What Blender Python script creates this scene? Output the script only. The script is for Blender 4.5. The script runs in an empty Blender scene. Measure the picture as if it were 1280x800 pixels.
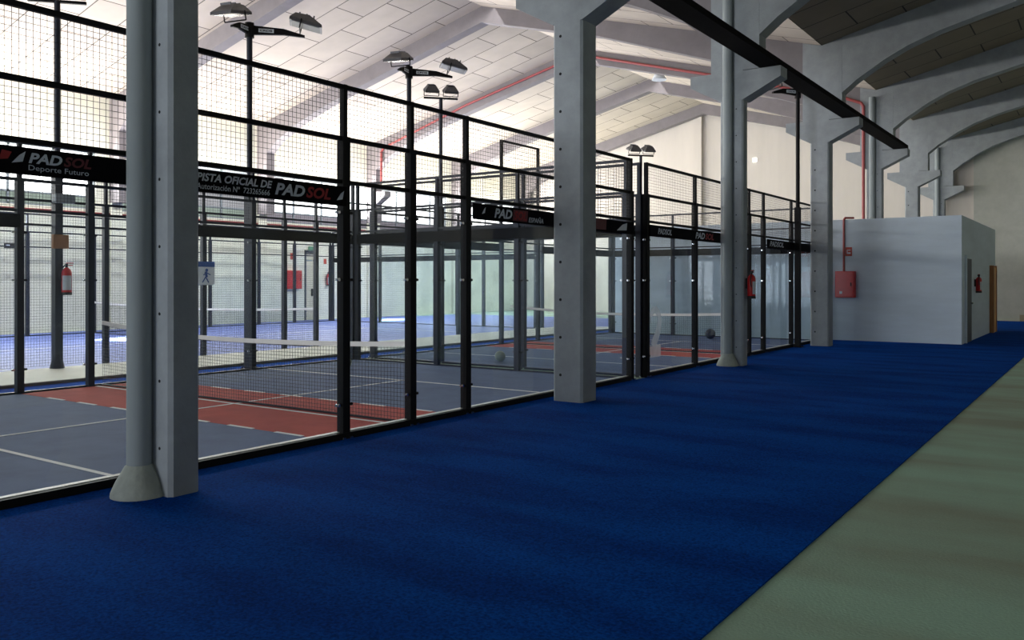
import bpy, bmesh, math, random
from mathutils import Vector, Matrix
random.seed(7)
sc = bpy.context.scene
COL = sc.collection

# ------------------------------------------------------------------ materials
def lin(r, g, b):
    f = lambda c: (c/255)/12.92 if c/255 <= .04045 else ((c/255+.055)/1.055)**2.4
    return (f(r), f(g), f(b), 1)

def mat(name, rgb, rough=.6, metal=0, var=0.0, vscale=6, bump=0, bscale=60, spec=.5, streak=None):
    m = bpy.data.materials.new(name); m.use_nodes = True
    nt = m.node_tree; b = nt.nodes['Principled BSDF']
    b.inputs['Base Color'].default_value = lin(*rgb)
    b.inputs['Roughness'].default_value = rough
    b.inputs['Metallic'].default_value = metal
    b.inputs['Specular IOR Level'].default_value = spec
    tc = nt.nodes.new('ShaderNodeTexCoord')
    if var:
        n = nt.nodes.new('ShaderNodeTexNoise'); n.inputs['Scale'].default_value = vscale
        n.inputs['Detail'].default_value = 6; n.inputs['Roughness'].default_value = .65
        if streak:
            mp = nt.nodes.new('ShaderNodeMapping'); mp.inputs['Scale'].default_value = streak
            nt.links.new(tc.outputs['Object'], mp.inputs['Vector']); nt.links.new(mp.outputs['Vector'], n.inputs['Vector'])
        else:
            nt.links.new(tc.outputs['Object'], n.inputs['Vector'])
        r = nt.nodes.new('ShaderNodeValToRGB')
        c = lin(*rgb)
        r.color_ramp.elements[0].position = .3; r.color_ramp.elements[1].position = .7
        r.color_ramp.elements[0].color = (c[0]*(1-var), c[1]*(1-var), c[2]*(1-var), 1)
        r.color_ramp.elements[1].color = (min(1, c[0]*(1+var)), min(1, c[1]*(1+var)), min(1, c[2]*(1+var)), 1)
        nt.links.new(n.outputs['Fac'], r.inputs['Fac']); nt.links.new(r.outputs['Color'], b.inputs['Base Color'])
    if bump:
        n2 = nt.nodes.new('ShaderNodeTexNoise'); n2.inputs['Scale'].default_value = bscale
        n2.inputs['Detail'].default_value = 4
        nt.links.new(tc.outputs['Object'], n2.inputs['Vector'])
        bp = nt.nodes.new('ShaderNodeBump'); bp.inputs['Strength'].default_value = bump; bp.inputs['Distance'].default_value = .02
        nt.links.new(n2.outputs['Fac'], bp.inputs['Height']); nt.links.new(bp.outputs['Normal'], b.inputs['Normal'])
    return m

def two_scale(name, ca, cb, streak, s1, s2, grain, rough, spec):
    """broad streaked bands between two colours plus fine grain"""
    m = bpy.data.materials.new(name); m.use_nodes = True
    nt = m.node_tree; b = nt.nodes['Principled BSDF']; b.inputs['Roughness'].default_value = rough; b.inputs['Specular IOR Level'].default_value = spec
    tc = nt.nodes.new('ShaderNodeTexCoord'); mp = nt.nodes.new('ShaderNodeMapping'); mp.inputs['Scale'].default_value = streak
    mp.inputs['Rotation'].default_value = (0, 0, .35)
    n1 = nt.nodes.new('ShaderNodeTexNoise'); n1.inputs['Scale'].default_value = s1; n1.inputs['Detail'].default_value = 5
    nt.links.new(tc.outputs['Object'], mp.inputs[0]); nt.links.new(mp.outputs[0], n1.inputs['Vector'])
    r = nt.nodes.new('ShaderNodeValToRGB'); r.color_ramp.elements[0].position = .38; r.color_ramp.elements[1].position = .62
    r.color_ramp.elements[0].color = lin(*cb); r.color_ramp.elements[1].color = lin(*ca)
    nt.links.new(n1.outputs['Fac'], r.inputs[0])
    n2 = nt.nodes.new('ShaderNodeTexNoise'); n2.inputs['Scale'].default_value = s2; n2.inputs['Detail'].default_value = 3
    nt.links.new(tc.outputs['Object'], n2.inputs['Vector'])
    r2 = nt.nodes.new('ShaderNodeValToRGB'); r2.color_ramp.elements[0].position = .3; r2.color_ramp.elements[1].position = .7
    r2.color_ramp.elements[0].color = (1-grain,)*3+(1,); r2.color_ramp.elements[1].color = (1, 1, 1, 1)
    nt.links.new(n2.outputs['Fac'], r2.inputs[0])
    mx = nt.nodes.new('ShaderNodeMixRGB'); mx.blend_type = 'MULTIPLY'; mx.inputs[0].default_value = 1
    nt.links.new(r.outputs[0], mx.inputs[1]); nt.links.new(r2.outputs[0], mx.inputs[2]); nt.links.new(mx.outputs[0], b.inputs['Base Color'])
    bp = nt.nodes.new('ShaderNodeBump'); bp.inputs['Strength'].default_value = .3; bp.inputs['Distance'].default_value = .01
    nt.links.new(n2.outputs['Fac'], bp.inputs['Height']); nt.links.new(bp.outputs[0], b.inputs['Normal'])
    return m

def glass_mat(name, tint=(.93, .97, .98), haze=.05, hz_rgb=(150, 175, 190)):
    m = bpy.data.materials.new(name); m.use_nodes = True
    nt = m.node_tree; nt.nodes.clear()
    out = nt.nodes.new('ShaderNodeOutputMaterial')
    tr = nt.nodes.new('ShaderNodeBsdfTransparent'); tr.inputs['Color'].default_value = (*tint, 1)
    gl = nt.nodes.new('ShaderNodeBsdfGlossy'); gl.inputs['Roughness'].default_value = .03
    fr = nt.nodes.new('ShaderNodeFresnel'); fr.inputs['IOR'].default_value = 1.5
    mul = nt.nodes.new('ShaderNodeMath'); mul.operation = 'MULTIPLY'; mul.inputs[1].default_value = 1.0
    mx = nt.nodes.new('ShaderNodeMixShader')
    nt.links.new(fr.outputs[0], mul.inputs[0]); nt.links.new(mul.outputs[0], mx.inputs[0])
    nt.links.new(tr.outputs[0], mx.inputs[1]); nt.links.new(gl.outputs[0], mx.inputs[2])
    df = nt.nodes.new('ShaderNodeBsdfDiffuse'); df.inputs['Color'].default_value = lin(*hz_rgb)
    tc = nt.nodes.new('ShaderNodeTexCoord')
    n = nt.nodes.new('ShaderNodeTexNoise'); n.inputs['Scale'].default_value = 1.3; n.inputs['Detail'].default_value = 5
    nt.links.new(tc.outputs['Object'], n.inputs['Vector'])
    r = nt.nodes.new('ShaderNodeValToRGB')
    r.color_ramp.elements[0].position = .42; r.color_ramp.elements[0].color = (haze*.4,)*3+(1,)
    r.color_ramp.elements[1].position = .72; r.color_ramp.elements[1].color = (haze*2.2,)*3+(1,)
    nt.links.new(n.outputs['Fac'], r.inputs['Fac'])
    m2 = nt.nodes.new('ShaderNodeMixShader')
    nt.links.new(r.outputs['Color'], m2.inputs[0])
    nt.links.new(mx.outputs[0], m2.inputs[1]); nt.links.new(df.outputs[0], m2.inputs[2])
    nt.links.new(m2.outputs[0], out.inputs[0])
    return m

def pane_mat(name, rgb, strength, through=.0):
    m = bpy.data.materials.new(name); m.use_nodes = True
    nt = m.node_tree; nt.nodes.clear()
    out = nt.nodes.new('ShaderNodeOutputMaterial')
    e = nt.nodes.new('ShaderNodeEmission')
    tc = nt.nodes.new('ShaderNodeTexCoord')
    n = nt.nodes.new('ShaderNodeTexNoise'); n.inputs['Scale'].default_value = .9
    mp = nt.nodes.new('ShaderNodeMapping'); mp.inputs['Scale'].default_value = (1, .4, 3)
    nt.links.new(tc.outputs['Object'], mp.inputs[0]); nt.links.new(mp.outputs[0], n.inputs['Vector'])
    r = nt.nodes.new('ShaderNodeValToRGB'); c = lin(*rgb)
    r.color_ramp.elements[0].position = .35; r.color_ramp.elements[1].position = .65
    r.color_ramp.elements[0].color = (c[0]*.75, c[1]*.75, c[2]*.75, 1); r.color_ramp.elements[1].color = c
    nt.links.new(n.outputs['Fac'], r.inputs['Fac']); nt.links.new(r.outputs[0], e.inputs['Color'])
    e.inputs['Strength'].default_value = strength
    tr = nt.nodes.new('ShaderNodeBsdfTransparent')
    mx = nt.nodes.new('ShaderNodeMixShader'); mx.inputs[0].default_value = 1-through
    nt.links.new(tr.outputs[0], mx.inputs[1]); nt.links.new(e.outputs[0], mx.inputs[2])
    nt.links.new(mx.outputs[0], out.inputs[0])
    return m

def ceiling_mat(name, rgb, joint):
    m = bpy.data.materials.new(name); m.use_nodes = True
    nt = m.node_tree; b = nt.nodes['Principled BSDF']; b.inputs['Roughness'].default_value = .85
    tc = nt.nodes.new('ShaderNodeTexCoord')
    br = nt.nodes.new('ShaderNodeTexBrick')
    br.inputs['Scale'].default_value = 1
    br.inputs['Brick Width'].default_value = 2.0; br.inputs['Row Height'].default_value = 1.12
    br.inputs['Mortar Size'].default_value = .018; br.inputs['Mortar Smooth'].default_value = .1
    c = lin(*rgb)
    br.inputs['Color1'].default_value = c
    br.inputs['Color2'].default_value = (c[0]*.86, c[1]*.86, c[2]*.86, 1)
    br.inputs['Mortar'].default_value = lin(*joint)
    nt.links.new(tc.outputs['Object'], br.inputs['Vector'])
    n = nt.nodes.new('ShaderNodeTexNoise'); n.inputs['Scale'].default_value = 1.5; n.inputs['Detail'].default_value = 5
    nt.links.new(tc.outputs['Object'], n.inputs['Vector'])
    mx = nt.nodes.new('ShaderNodeMixRGB'); mx.blend_type = 'MULTIPLY'; mx.inputs[0].default_value = .25
    nt.links.new(br.outputs['Color'], mx.inputs[1]); nt.links.new(n.outputs['Fac'], mx.inputs[2])
    nt.links.new(mx.outputs[0], b.inputs['Base Color'])
    return m

M = {}
M['concrete'] = mat('cast_concrete', (150, 156, 160), .85, var=.14, vscale=3, bump=.15, bscale=35)
M['beam'] = mat('beam_concrete', (124, 119, 122), .85, var=.10, vscale=2, bump=.1, bscale=25)
M['hole'] = mat('dark_hole', (22, 22, 24), .9, var=.1)
M['pipe'] = mat('fibre_cement', (148, 156, 158), .85, var=.08, vscale=4, streak=(1, 1, .2))
M['foot'] = mat('mortar_foot', (162, 168, 160), .9, var=.15, vscale=9, bump=.3, bscale=20)
M['carpet'] = two_scale('blue_carpet', (0, 85, 186), (0, 66, 158), (.4, 1.3, 1), 1.4, 60, .6, .99, .03)
M['concrete_floor'] = two_scale('polished_concrete_floor', (168, 202, 180), (154, 164, 144), (.35, 1.1, 1), .8, 60, .12, .7, .2)  # brown-green bands paint the pillars' soft shadows into the floor colour
M['walkway'] = mat('pale_walkway', (205, 205, 190), .7, var=.08, vscale=2)
M['kerb'] = mat('brown_kerb', (70, 66, 58), .9, var=.1)
M['turf'] = mat('court_turf', (90, 106, 138), .8, var=.14, vscale=2.5, bump=.4, bscale=180, spec=.3)
M['turf_red'] = mat('red_turf', (176, 78, 66), .85, var=.14, vscale=3, bump=.4, bscale=180, spec=.25)
M['turf_vivid'] = mat('vivid_blue_turf', (90, 108, 178), .6, var=.14, vscale=1.5, bump=.3, bscale=120, spec=.5)
M['line'] = mat('white_line', (226, 228, 228), .8, var=.05)
M['black'] = mat('black_steel', (11, 10, 13), .6, var=.2, vscale=12, spec=.2)
M['navy'] = mat('dark_painted_steel', (22, 28, 44), .5, var=.2, vscale=8, spec=.35)
M['wire'] = mat('black_wire', (22, 21, 24), .5, var=.1)
M['banner'] = mat('black_banner', (13, 11, 15), .85, var=.25, vscale=2, spec=.1)
M['white_ink'] = mat('white_print', (200, 206, 216), .6, var=.05)
M['red_ink'] = mat('red_print', (150, 24, 30), .6, var=.1)
M['dim_red_ink'] = mat('faded_red_print', (92, 26, 34), .6, var=.1)
M['chrome'] = mat('chrome_bolt', (210, 212, 215), .2, 1, var=.05)
M['alu'] = mat('aluminium_channel', (205, 205, 200), .45, .2, var=.08)
M['glass'] = glass_mat('court_glass', (.915, .955, .975), .05)
M['plaster'] = mat('white_plaster', (205, 198, 190), .9, var=.05, vscale=.8, streak=(2, 2, .3))
M['plaster_grey'] = mat('grey_plaster', (176, 178, 170), .9, var=.08, vscale=3)
M['left_plaster'] = mat('pale_green_plaster', (224, 224, 208), .9, var=.05, vscale=1)
M['hut'] = mat('hut_concrete', (198, 211, 222), .8, var=.08, vscale=1.4, streak=(.4, .4, 2.2), bump=.05)
M['tan'] = mat('tan_skirting', (150, 140, 118), .8, var=.08)
M['red'] = mat('fire_red', (190, 26, 28), .35, var=.1, spec=.5)
M['dull_red'] = mat('red_pipe_paint', (150, 66, 66), .5, var=.1)
M['deep_red'] = mat('deep_red_paint', (104, 30, 34), .5, var=.1)
M['rubber'] = mat('black_rubber', (18, 18, 20), .6, var=.1)
M['label'] = mat('pale_label', (188, 194, 200), .6, var=.1, vscale=30)
M['lamp'] = mat('lamp_housing', (74, 74, 78), .45, .4, var=.25, vscale=20)
M['lens'] = mat('lamp_lens', (110, 110, 108), .2, var=.05)
M['tape'] = mat('white_net_tape', (225, 222, 218), .8, var=.05)
M['ball'] = mat('worn_ball', (150, 156, 140), .7, var=.25, vscale=14, bump=.2)
M['dark_ball'] = mat('dark_ball', (40, 42, 48), .7, var=.2)
M['wood'] = mat('plywood_plate', (160, 112, 72), .7, var=.2, vscale=8, streak=(1, 1, .2))
M['ochre'] = mat('ochre_door', (205, 150, 80), .55, var=.1, streak=(4, 4, .4))
M['door'] = mat('cream_door', (214, 208, 186), .6, var=.06)
M['dark_door'] = mat('grey_door_frame', (62, 68, 78), .6, var=.1)
M['sign_blue'] = mat('blue_sign', (40, 84, 160), .5, var=.05)
M['sign_white'] = mat('white_sign', (214, 222, 232), .5, var=.05)
M['sign_red'] = mat('red_sign', (176, 60, 40), .5, var=.05)
M['sign_green'] = mat('green_sign', (90, 140, 110), .5, var=.05)
M['grey_box'] = mat('grey_plastic', (128, 138, 146), .5, var=.06)
M['rail'] = mat('dark_runway', (17, 14, 14), .9, spec=.1, var=.25, vscale=5, streak=(1, .3, 1))
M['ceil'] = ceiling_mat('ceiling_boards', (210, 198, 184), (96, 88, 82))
M['ceil_dark'] = ceiling_mat('ceiling_boards_shaded', (132, 122, 104), (40, 38, 34))  # same boards, with the corridor bay's shade put into the colour
M['pane_bright'] = pane_mat('daylit_pane', (255, 252, 250), 7.0)
M['pane_mid'] = pane_mat('frosted_pane', (225, 222, 226), .85)
M['pane_green'] = pane_mat('garden_pane', (190, 204, 190), .8)
M['pane_pink'] = pane_mat('haze_pane', (200, 190, 200), .75)
M['emit_small'] = pane_mat('small_lamp_glow', (255, 255, 250), 3.0)
def film_mat(name, rgb, cover):
    m = bpy.data.materials.new(name); m.use_nodes = True
    nt = m.node_tree; nt.nodes.clear(); out = nt.nodes.new('ShaderNodeOutputMaterial')
    tr = nt.nodes.new('ShaderNodeBsdfTransparent'); tl = nt.nodes.new('ShaderNodeBsdfTranslucent'); df = nt.nodes.new('ShaderNodeBsdfDiffuse')
    tl.inputs[0].default_value = lin(*rgb); df.inputs[0].default_value = lin(*rgb)
    n = nt.nodes.new('ShaderNodeTexNoise'); n.inputs['Scale'].default_value = 4
    mr = nt.nodes.new('ShaderNodeMapRange'); mr.inputs['To Min'].default_value = cover-.1; mr.inputs['To Max'].default_value = cover+.1
    nt.links.new(n.outputs['Fac'], mr.inputs['Value'])
    a = nt.nodes.new('ShaderNodeMixShader'); b = nt.nodes.new('ShaderNodeMixShader'); a.inputs[0].default_value = .6
    nt.links.new(df.outputs[0], a.inputs[1]); nt.links.new(tl.outputs[0], a.inputs[2])
    nt.links.new(mr.outputs[0], b.inputs[0]); nt.links.new(tr.outputs[0], b.inputs[1]); nt.links.new(a.outputs[0], b.inputs[2]); nt.links.new(b.outputs[0], out.inputs[0])
    return m
M['trans_white'] = film_mat('frosted_film', (200, 206, 212), .5)

# ------------------------------------------------------------------ mesh builder
class MB:
    def __init__(self): self.v = []; self.f = []; self.mi = []; self.cur = 0
    def box(self, x0, x1, y0, y1, z0, z1):
        b = len(self.v)
        self.v += [(x, y, z) for z in (z0, z1) for y in (y0, y1) for x in (x0, x1)]
        self._f([(0,2,3,1),(4,5,7,6),(0,1,5,4),(2,6,7,3),(0,4,6,2),(1,3,7,5)], b); return self
    def _f(self, fs, b):
        for q in fs: self.f.append(tuple(i+b for i in q)); self.mi.append(self.cur)
    def bbox(self, x0, x1, y0, y1, z0, z1, r=.01):
        bm = bmesh.new(); bmesh.ops.create_cube(bm, size=1)
        for v in bm.verts:
            v.co = ((x0+x1)/2+v.co.x*(x1-x0), (y0+y1)/2+v.co.y*(y1-y0), (z0+z1)/2+v.co.z*(z1-z0))
        bmesh.ops.bevel(bm, geom=bm.edges[:], offset=r, segments=2, affect='EDGES', profile=.5)
        return self.bm(bm)
    def bm(self, bm, mx=None):
        b = len(self.v); bm.verts.index_update()
        for v in bm.verts: self.v.append(tuple(mx @ v.co) if mx else tuple(v.co))
        for f in bm.faces: self.f.append(tuple(v.index+b for v in f.verts)); self.mi.append(self.cur)
        bm.free(); return self
    def obox(self, c, ax, ay, az, hx, hy, hz):
        c, ax, ay, az = map(Vector, (c, ax, ay, az)); b = len(self.v)
        for k in (-1, 1):
            for j in (-1, 1):
                for i in (-1, 1): self.v.append(tuple(c+ax*(hx*i)+ay*(hy*j)+az*(hz*k)))
        self._f([(0,2,3,1),(4,5,7,6),(0,1,5,4),(2,6,7,3),(0,4,6,2),(1,3,7,5)], b); return self
    def quad(self, a, b_, c, d):
        b = len(self.v); self.v += [tuple(a), tuple(b_), tuple(c), tuple(d)]; self._f([(0,1,2,3)], b); return self
    def wire(self, a, c, r=.003):
        a, c = Vector(a), Vector(c); d = (c-a).normalized()
        u = d.orthogonal().normalized(); w = d.cross(u); b = len(self.v)
        for p in (a, c):
            for k in range(3):
                t = 2*math.pi*k/3; self.v.append(tuple(p+u*(r*math.cos(t))+w*(r*math.sin(t))))
        self._f([(0,1,4,3),(1,2,5,4),(2,0,3,5)], b); return self
    def tube(self, pts, r, n=10, caps=True):
        pts = [Vector(p) for p in pts]; b = len(self.v); N = len(pts)
        rs = r if isinstance(r, (list, tuple)) else [r]*N
        d0 = (pts[1]-pts[0]).normalized(); u = d0.orthogonal().normalized()
        for i, p in enumerate(pts):
            if i == 0: d = d0
            elif i == N-1: d = (pts[i]-pts[i-1]).normalized()
            else: d = ((pts[i]-pts[i-1]).normalized()+(pts[i+1]-pts[i]).normalized()).normalized()
            u = (u-d*u.dot(d)).normalized(); w = d.cross(u)
            s = 1
            if 0 < i < N-1:
                cs = max(.3, d.dot((pts[i+1]-pts[i]).normalized())); s = 1/cs if cs > .5 else 1.4
            for k in range(n):
                t = 2*math.pi*k/n; self.v.append(tuple(p+(u*math.cos(t)+w*math.sin(t))*rs[i]*(s if s < 1.5 else 1.4)))
        for i in range(N-1):
            self._f([(i*n+k, i*n+(k+1) % n, (i+1)*n+(k+1) % n, (i+1)*n+k) for k in range(n)], b)
        if caps: self._f([tuple(range(n))[::-1], tuple(range((N-1)*n, N*n))], b)
        return self
    def lathe(self, c, prof, n=20, axis='Z', mx=None):
        b = len(self.v); c = Vector(c)
        for (r, h) in prof:
            for k in range(n):
                t = 2*math.pi*k/n
                p = Vector((r*math.cos(t), r*math.sin(t), h))
                if axis == 'Y': p = Vector((p.x, p.z, p.y))
                if axis == 'X': p = Vector((p.z, p.x, p.y))
                if mx: p = mx @ p
                self.v.append(tuple(c+p))
        for i in range(len(prof)-1):
            self._f([(i*n+k, i*n+(k+1) % n, (i+1)*n+(k+1) % n, (i+1)*n+k) for k in range(n)], b)
        self._f([tuple(range(n))[::-1], tuple(range((len(prof)-1)*n, len(prof)*n))], b); return self
    def prism(self, poly, y0, y1):
        """polygon in XZ, extruded along Y"""
        b = len(self.v); n = len(poly)
        self.v += [(x, y0, z) for x, z in poly]+[(x, y1, z) for x, z in poly]
        self._f([tuple(range(n)), tuple(range(n, 2*n))[::-1]]+[(k, k+n, (k+1) % n+n, (k+1) % n) for k in range(n)], b); return self
    def build(self, name, mats, parent=None, smooth=False):
        off = Vector((0, 0, 0))
        p = parent
        while p is not None: off += p.location; p = p.parent
        me = bpy.data.meshes.new(name)
        me.from_pydata([tuple(Vector(v)-off) for v in self.v], [], self.f)
        if not isinstance(mats, (list, tuple)): mats = [mats]
        for m in mats: me.materials.append(m)
        if len(mats) > 1: me.polygons.foreach_set('material_index', self.mi)
        bm = bmesh.new(); bm.from_mesh(me); bmesh.ops.recalc_face_normals(bm, faces=bm.faces[:]); bm.to_mesh(me); bm.free()
        if smooth:
            me.polygons.foreach_set('use_smooth', [True]*len(me.polygons))
            try: me.set_sharp_from_angle(angle=math.radians(40))
            except Exception: pass
        me.update()
        o = bpy.data.objects.new(name, me); COL.objects.link(o)
        if parent: o.parent = parent
        return o

def tag(o, label=None, cat=None, group=None, kind=None):
    if label: o['label'] = label
    if cat: o['category'] = cat
    if group: o['group'] = group
    if kind: o['kind'] = kind
    return o

def thing(name, label, cat, loc, group=None, kind=None):
    o = bpy.data.objects.new(name, None); COL.objects.link(o); o.location = loc
    o.empty_display_size = .2
    return tag(o, label, cat, group, kind)

def struct(o): o['kind'] = 'structure'; return o

bpy.context.view_layer.update()
def text(s, name, m, parent, origin, right, up, width=None, height=.1, shear=0, bold=0, squeeze=None):
    """printed lettering as flat mesh; origin = bottom left, right/up = world directions"""
    cu = bpy.data.curves.new('lettering_curve', 'FONT'); cu.body = s; cu.size = 1; cu.shear = shear; cu.offset = bold
    cu.extrude = 0; cu.resolution_u = 3
    t = bpy.data.objects.new('lettering_tmp', cu); COL.objects.link(t)
    bpy.context.view_layer.update()
    me = bpy.data.meshes.new_from_object(t.evaluated_get(bpy.context.evaluated_depsgraph_get()))
    bpy.data.objects.remove(t); bpy.data.curves.remove(cu)
    xs = [v.co.x for v in me.vertices]; ys = [v.co.y for v in me.vertices]
    x0, x1, y0, y1 = min(xs), max(xs), min(ys), max(ys)
    sy = height/(y1-y0); sx = (width/(x1-x0)) if width else sy
    off = Vector((0, 0, 0)); p = parent
    while p is not None: off += p.location; p = p.parent
    R, U, O = Vector(right), Vector(up), Vector(origin)
    for v in me.vertices:
        v.co = O+R*((v.co.x-x0)*sx)+U*((v.co.y-y0)*sy)-off
    me.materials.clear(); me.materials.append(m); me.update(); me.name = name
    o = bpy.data.objects.new(name, me); COL.objects.link(o)
    if parent: o.parent = parent
    return o

# ------------------------------------------------------------------ main measures (metres)
XN = -6.4          # corridor-side fence of the first row of courts
XF = -12.7         # its far side fence
XR = -15.7         # near side fence of the second row
XRF = -25.9
WL, WB = -27.2, 40.3
FRAMES = [3.75, 9.75, 15.75, 21.75, 27.75, 33.75, 39.75]

# ------------------------------------------------------------------ setting: floors
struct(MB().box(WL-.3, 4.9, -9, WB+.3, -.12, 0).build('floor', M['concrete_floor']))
struct(MB().box(-6.33, -1.5, -9, 39.9, 0, .01).build('floor_corridor', M['carpet']))
o = struct(MB().box(-13.45, -12.78, -1, 26, 0, .01).build('floor_strip', M['carpet']))
mb = MB(); mb.box(-15.64, -13.55, -1, 26, 0, .05); w = struct(mb.build('floor_walkway', M['walkway']))
MB().box(-13.55, -13.45, -1, 26, 0, .055).build('kerb', M['kerb'], w)

def court(name, x0, x1, y0, y1, ynet, xc, red, svc, turf):
    t = struct(MB().box(x0, x1, y0, y1, 0, .012).build(name, turf))
    if red:
        a, b = ynet-1.1, ynet+.95
        MB().box(x0, x1, a, b, .012, .014).build('red_band', M['turf_red'], t)
        for yy in (a, b):
            mb = MB(); x = x1-.35
            while x > x0+.6:
                mb.box(x-.42, x, yy-.025, yy+.025, .0145, .0165); x -= .78
            mb.build('dashed_line', M['line'], t)
        MB().box(x0, x1-.02, ynet-.025, ynet+.025, .0145, .0165).build('net_line', M['line'], t)
    for yy in (ynet-svc, ynet+svc):
        MB().box(x0+.02, x1-.02, yy-.025, yy+.025, .0145, .0165).build('service_line', M['line'], t)
    MB().box(xc-.025, xc+.025, ynet-svc+.025, ynet-.03, .0145, .0165).build('centre_line', M['line'], t)
    MB().box(xc-.025, xc+.025, ynet+.03, ynet+svc-.025, .0145, .0165).build('centre_line', M['line'], t)
    return t
court('floor_court', XF+.06, XN-.06, 1.6, 12.55, 7.12, -9.35, True, 3.22, M['turf'])
court('floor_court', XF+.06, XN-.06, 13.12, 23.65, 18.1, -9.35, True, 3.22, M['turf'])
court('floor_court', XRF+.06, XR-.06, 4.5, 24.35, 14.35, -20.8, False, 6.9, M['turf_vivid'])
struct(MB().box(XRF-1.2, XRF-.06, -1, 30, 0, .012).build('floor_edge', M['turf_vivid']))
struct(MB().box(XRF-.06, -14.5, 24.6, 33, 0, .012).build('floor_edge', M['turf_vivid']))

# ------------------------------------------------------------------ setting: walls, windows, ceilings
WZ0, WZT, WZ1 = 3.95, 4.36, 5.8
BAYS = [(4.0, 9.4), (9.9, 15.3), (15.95, 21.6), (22.15, 28.2), (28.6, 33.4), (34.1, 39.4)]
DOOR_Y = (24.15, 24.85)
mb = MB()
mb.box(WL-.3, WL, -9, DOOR_Y[0], 0, WZ0); mb.box(WL-.3, WL, DOOR_Y[1], WB, 0, WZ0)
mb.box(WL-.3, WL, DOOR_Y[0], DOOR_Y[1], 2.85, WZ0)
mb.box(WL-.3, WL, -9, WB, WZ1, 8.2)
ys = [-9]+[y for b in BAYS for y in b]+[WB]
for a, b in zip(ys[0::2], ys[1::2]): mb.box(WL-.3, WL, a, b, WZ0, WZ1)
struct(mb.build('wall_left', M['left_plaster']))
for i, (a, b) in enumerate(BAYS):
    wn = struct(thing('window_%d' % (i+1), None, None, (WL-.15, a, WZ0)))
    mb = MB()
    for z in (WZ0, WZT-.03, WZ1-.06): mb.box(WL-.2, WL-.08, a, b, z, z+.06)
    n = 4
    for k in range(n+1):
        y = a+(b-a)*k/n; mb.box(WL-.2, WL-.08, max(a, y-.03), min(b, y+.03), WZ0, WZ1)
    mb.build('window_frame', M['grey_box'], wn)
    dim = i == 2
    MB().box(WL-.16, WL-.14, a, b, WZT, WZ1).build('pane', M['pane_mid'] if dim else M['pane_bright'], wn)
    MB().box(WL-.16, WL-.14, a, b, WZ0, WZT).build('pane', M['pane_green'] if i < 3 else M['pane_pink'], wn)
dr = struct(thing('door_1', None, None, (WL-.1, DOOR_Y[0], 0)))
MB().box(WL-.16, WL-.10, DOOR_Y[0]+.06, DOOR_Y[1]-.06, .02, 2.45).build('door_leaf', M['door'], dr)
MB().box(WL-.16, WL-.10, DOOR_Y[0]+.06, DOOR_Y[1]-.06, 2.5, 2.8).build('transom_panel', M['door'], dr)
mb = MB(); mb.box(WL-.2, WL+.04, DOOR_Y[0], DOOR_Y[0]+.07, 0, 2.9).box(WL-.2, WL+.04, DOOR_Y[1]-.07, DOOR_Y[1], 0, 2.9).box(WL-.2, WL+.04, DOOR_Y[0], DOOR_Y[1], 2.8, 2.9)
mb.build('door_frame', M['dark_door'], dr)
mb = MB(); mb.bbox(WL-.1, WL-.03, DOOR_Y[1]-.26, DOOR_Y[1]-.2, 1.0, 1.3, .01); mb.build('door_handle', M['rubber'], dr)

struct(MB().box(WL-.3, -4.65, WB, WB+.3, 0, 10.6).build('wall_back', M['plaster']))
struct(MB().box(-4.65, 4.9, WB-.12, WB+.3, 0, 10.6).build('wall_back', M['plaster_grey']))  # greyer tone puts the blocked window light into the wall colour
struct(MB().box(4.6, 4.9, -9, WB, 0, 10.2).build('wall_right', M['plaster_grey']))
struct(MB().box(-16.95, -16.55, WB-.18, WB, 0, 10.2).build('trim_1', M['plaster']))
struct(MB().box(-3.0, 4.6, WB-.2, WB-.12, 0, .26).build('baseboard_back', M['tan']))

RIDX, RIDZ, SL, SR = -16.3, 10.3, .245, .275
def ceil_quad(name, xa, za, xb, zb, m, t=.15):
    """sloping slab; object axes lie along the slope so the boards follow it"""
    L = math.hypot(xb-xa, zb-za); ang = math.atan2(zb-za, xb-xa)
    mb = MB().box(0, L, 0, WB+9, 0, t)
    o = mb.build(name, m); o.location = (xa, -9, za); o.rotation_euler = (0, -ang, 0)
    return struct(o)
zl = RIDZ-SL*(RIDX-(WL-.3))
zv = RIDZ-SR*(-5.85-RIDX)
ceil_quad('ceiling', WL-.3, zl, RIDX, RIDZ, M['ceil'])
ceil_quad('ceiling', RIDX, RIDZ, -5.85, zv, M['ceil'])
ceil_quad('ceiling', -5.85, zv, 4.9, zv+SL*10.75, M['ceil_dark'])

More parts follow.
